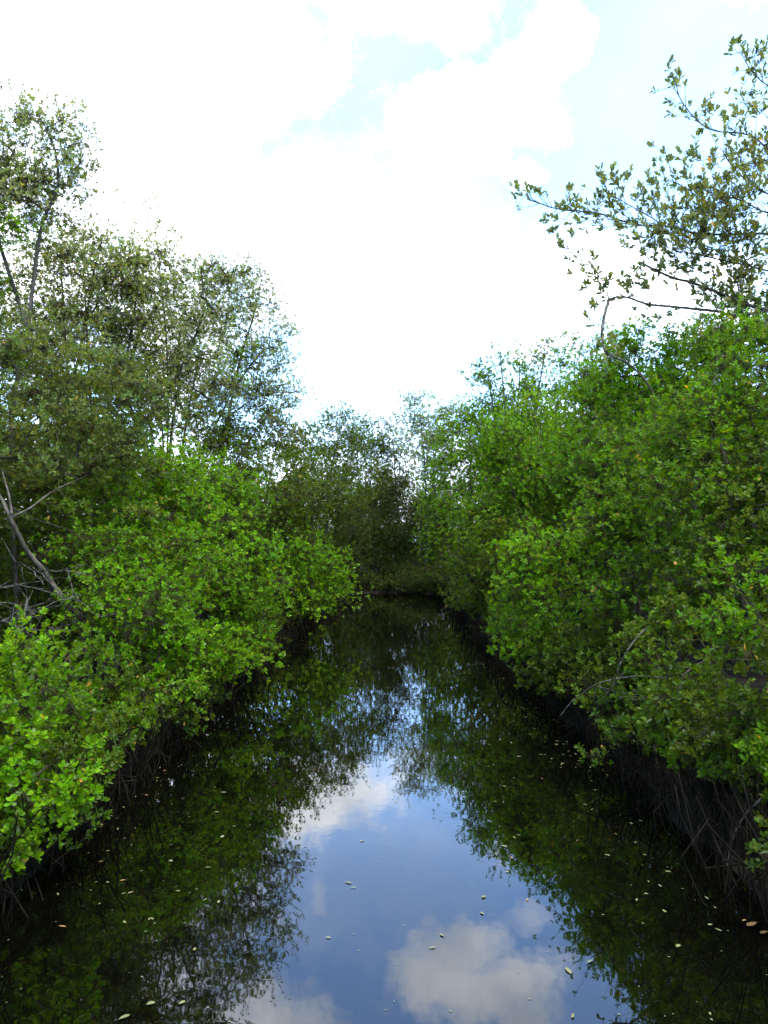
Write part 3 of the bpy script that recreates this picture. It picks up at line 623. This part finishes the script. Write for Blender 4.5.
for px, py in [(55, 893), (220, 792), (222, 840), (208, 865), (220, 899), (122, 925), (193, 952), (184, 1003), (151, 1003), (215, 811), (93, 780), (108, 788), (112, 815), (125, 808), (135, 800), (118, 827), (170, 860), (105, 822), (160, 770), (210, 754), (215, 786), (90, 802),
               (557, 744), (561, 762), (575, 764), (597, 793), (587, 806), (581, 764), (634, 825), (680, 829), (730, 865), (742, 863), (665, 912), (634, 904), (710, 924), (679, 950), (712, 1014), (573, 1014), (714, 908), (515, 838), (519, 835), (503, 847), (514, 862), (527, 898), (505, 873),
               (513, 745), (525, 716), (525, 735), (518, 758), (512, 780), (507, 787), (443, 786), (345, 797), (396, 804), (362, 840), (486, 898), (486, 915), (444, 936), (602, 764), (622, 764), (497, 802), (488, 744), (460, 700), (470, 720)]:
    x, y = water_xy(px+rng.normal(0, 2), py+rng.normal(0, 2)); put_leaf(x, y, rng.uniform(.025, .043), random.choice('yyyyyypo'))
drift = [(rng.choice([-1, 1], p=[.4, .6])*rng.uniform(1.15, 1.9), 4.2+12*rng.random()) for _ in range(15)]
for k in range(215):
    if rng.random() < .6:
        cx, cy = drift[int(rng.integers(15))]; x, y = cx+rng.normal(0, .13), cy+rng.normal(0, .32)
        if abs(x) > 1.95: x = math.copysign(1.9, x)
    else: y = 5+18*rng.random()**1.2; x = rng.choice([-1, 1], p=[.38, .62])*(.45+1.45*rng.random()**.6)
    put_leaf(x, y, rng.uniform(.014, .04), random.choice('yyyyyypo'))
b = Buf()
n = 700
pos = np.stack([rng.uniform(-1.95, 1.95, n), 3+24*rng.random(n)**1.3, np.full(n, .0025)], 1); a = rng.uniform(0, 6.28, n); s = rng.uniform(.002, .006, n)
v = np.stack([pos+np.stack([np.cos(a+k*1.57)*s*(1.6 if k % 2 else .8), np.sin(a+k*1.57)*s*(1.6 if k % 2 else .8), 0*a], 1) for k in range(4)], 1).reshape(-1, 3)
b.add(v, [(np.arange(n)*4)[:, None]+np.arange(4)[None]])
tag(b.build('floating_specks', M_FP), 'fine pale pollen and plant specks scattered over the water surface', 'debris', kind='stuff')

# ------------------------------------------------------------------ sky and light
SUN_EL, SUN_ROT = R(67), R(135)
W = bpy.data.worlds.new('World'); S.world = W; W.use_nodes = True
nt = W.node_tree; nt.nodes.clear(); L = nt.links.new
out = N(nt, 'ShaderNodeOutputWorld'); bg = N(nt, 'ShaderNodeBackground'); L(bg.outputs[0], out.inputs[0])
sky = N(nt, 'ShaderNodeTexSky'); sky.sky_type = 'NISHITA'; sky.sun_disc = False
sky.sun_elevation = SUN_EL; sky.sun_rotation = SUN_ROT; sky.air_density = 1.0; sky.dust_density = .6; sky.ozone_density = 1.5
tc = N(nt, 'ShaderNodeTexCoord'); sp = N(nt, 'ShaderNodeSeparateXYZ'); L(tc.outputs['Generated'], sp.inputs[0])
def M(op, a, b=None, c=None, clamp=False):
    n = N(nt, 'ShaderNodeMath', operation=op, use_clamp=clamp)
    for i, v in enumerate((a, b, c)):
        if v is None: continue
        if isinstance(v, (int, float)): n.inputs[i].default_value = v
        else: L(v, n.inputs[i])
    return n.outputs[0]
def sstep(v, lo, hi):
    n = N(nt, 'ShaderNodeMapRange', interpolation_type='SMOOTHSTEP'); L(v, n.inputs[0]); n.inputs[1].default_value = lo; n.inputs[2].default_value = hi
    return n.outputs[0]
yy = M('MAXIMUM', sp.outputs[1], .05)
n1 = N(nt, 'ShaderNodeTexNoise'); n1.inputs['Scale'].default_value = 7; n1.inputs['Detail'].default_value = 7; n1.inputs['Roughness'].default_value = .55
n2 = N(nt, 'ShaderNodeTexNoise'); n2.inputs['Scale'].default_value = 2.2; n2.inputs['Detail'].default_value = 8
n3 = N(nt, 'ShaderNodeTexNoise'); n3.inputs['Scale'].default_value = 9; n3.inputs['Detail'].default_value = 9; n3.inputs['Roughness'].default_value = .68; L(tc.outputs['Generated'], n3.inputs['Vector'])
L(tc.outputs['Generated'], n1.inputs['Vector']); L(tc.outputs['Generated'], n2.inputs['Vector'])
sc_ = N(nt, 'ShaderNodeSeparateXYZ'); L(n1.outputs['Color'], sc_.inputs[0])
U = M('ADD', M('DIVIDE', sp.outputs[0], yy), M('MULTIPLY', M('SUBTRACT', sc_.outputs[0], .5), .17))
V = M('ADD', M('DIVIDE', sp.outputs[2], yy), M('MULTIPLY', M('SUBTRACT', sc_.outputs[1], .5), .15))
# cloud banks: (centre u, centre v, half width, half height, turn)
blobs = [(-.085, .31, .07, .06, 0, 1), (-.085, .45, .015, .014, 0, .35), (-.03, .42, .15, .11, 0, .16), (-.16, .60, .12, .08, .4, .85), (.075, .53, .085, .035, -.45, .8), (.15, .565, .08, .04, -.2, .8), (.19, .63, .05, .05, 0, .8), (.26, .30, .16, .07, 0, 1), (-.34, .36, .16, .16, 0, 1),
         (-.42, .62, .16, .16, 0, 1), (.17, .475, .03, .02, 0, .4), (.03, .27, .08, .018, 0, .4), (-.08, .80, .3, .1, 0, .8), (.5, .85, .22, .12, 0, .9), (.0, .02, .9, .12, 0, .8)]
fac = None
for u0, v0, a, bb, t, wgt in blobs:
    du = M('SUBTRACT', U, u0); dv = M('SUBTRACT', V, v0)
    ru = M('ADD', M('MULTIPLY', du, math.cos(t)/a), M('MULTIPLY', dv, math.sin(t)/a)); rv = M('ADD', M('MULTIPLY', dv, math.cos(t)/bb), M('MULTIPLY', du, -math.sin(t)/bb))
    q = M('ADD', M('MULTIPLY', ru, ru), M('MULTIPLY', rv, rv))
    m = M('MULTIPLY', sstep(M('ADD', q, M('MULTIPLY', M('SUBTRACT', n3.outputs[0], .5), 9.0)), 2.5, -.5), wgt)
    fac = m if fac is None else M('MAXIMUM', fac, m)
fac = M('MULTIPLY', fac, sstep(sp.outputs[1], .05, .3))
gen = M('MULTIPLY', sstep(n2.outputs[0], .50, .62), sstep(sp.outputs[1], .6, .2))
fac = M('MAXIMUM', fac, gen)
fac = M('MAXIMUM', fac, M('MULTIPLY', sstep(n2.outputs[0], .42, .72), .10))
cl = N(nt, 'ShaderNodeMix', data_type='RGBA')
HAZE = 8.0
el = sstep(sp.outputs[2], .12, .42)
veil = N(nt, 'ShaderNodeMix', data_type='RGBA'); L(el, veil.inputs['Factor'])
veil.inputs['A'].default_value = (2.6, 5.0, 9.5, 1); veil.inputs['B'].default_value = (.85, 1.95, 4.5, 1)   # thin high haze, thickest near the horizon
gain = N(nt, 'ShaderNodeMix', data_type='RGBA', blend_type='ADD'); gain.inputs['Factor'].default_value = 1; L(sky.outputs[0], gain.inputs['A']); L(veil.outputs['Result'], gain.inputs['B'])
L(fac, cl.inputs['Factor']); L(gain.outputs['Result'], cl.inputs['A'])
shade = N(nt, 'ShaderNodeMix', data_type='RGBA'); L(sstep(sc_.outputs[2], .35, .65), shade.inputs['Factor'])
shade.inputs['A'].default_value = (6.5, 7.1, 7.8, 1); shade.inputs['B'].default_value = (11, 11.2, 11.3, 1)
L(shade.outputs['Result'], cl.inputs['B'])
L(cl.outputs['Result'], bg.inputs[0]); bg.inputs[1].default_value = .12

sl = bpy.data.lights.new('sun', 'SUN'); so = bpy.data.objects.new('sun', sl); C.objects.link(so)
sl.energy = 2.0; sl.angle = R(14); sl.color = (1, .95, .86)
dx, dy, dz = math.sin(SUN_ROT)*math.cos(SUN_EL), math.cos(SUN_ROT)*math.cos(SUN_EL), math.sin(SUN_EL)
from mathutils import Vector
so.rotation_euler = Vector((dx, dy, dz)).to_track_quat('Z', 'Y').to_euler()

S.view_settings.view_transform = 'Standard'; S.view_settings.look = 'None'; S.view_settings.gamma = 1; S.view_settings.exposure = 1.65
S.render.engine = 'CYCLES'
S.cycles.max_bounces = 5; S.cycles.diffuse_bounces = 3; S.cycles.glossy_bounces = 2; S.cycles.transmission_bounces = 2
S.cycles.use_adaptive_sampling = True; S.cycles.adaptive_threshold = .03
S.cycles.use_denoising = True
S.cycles.sample_clamp_indirect = 6
S.cycles.caustics_reflective = False; S.cycles.caustics_refractive = False
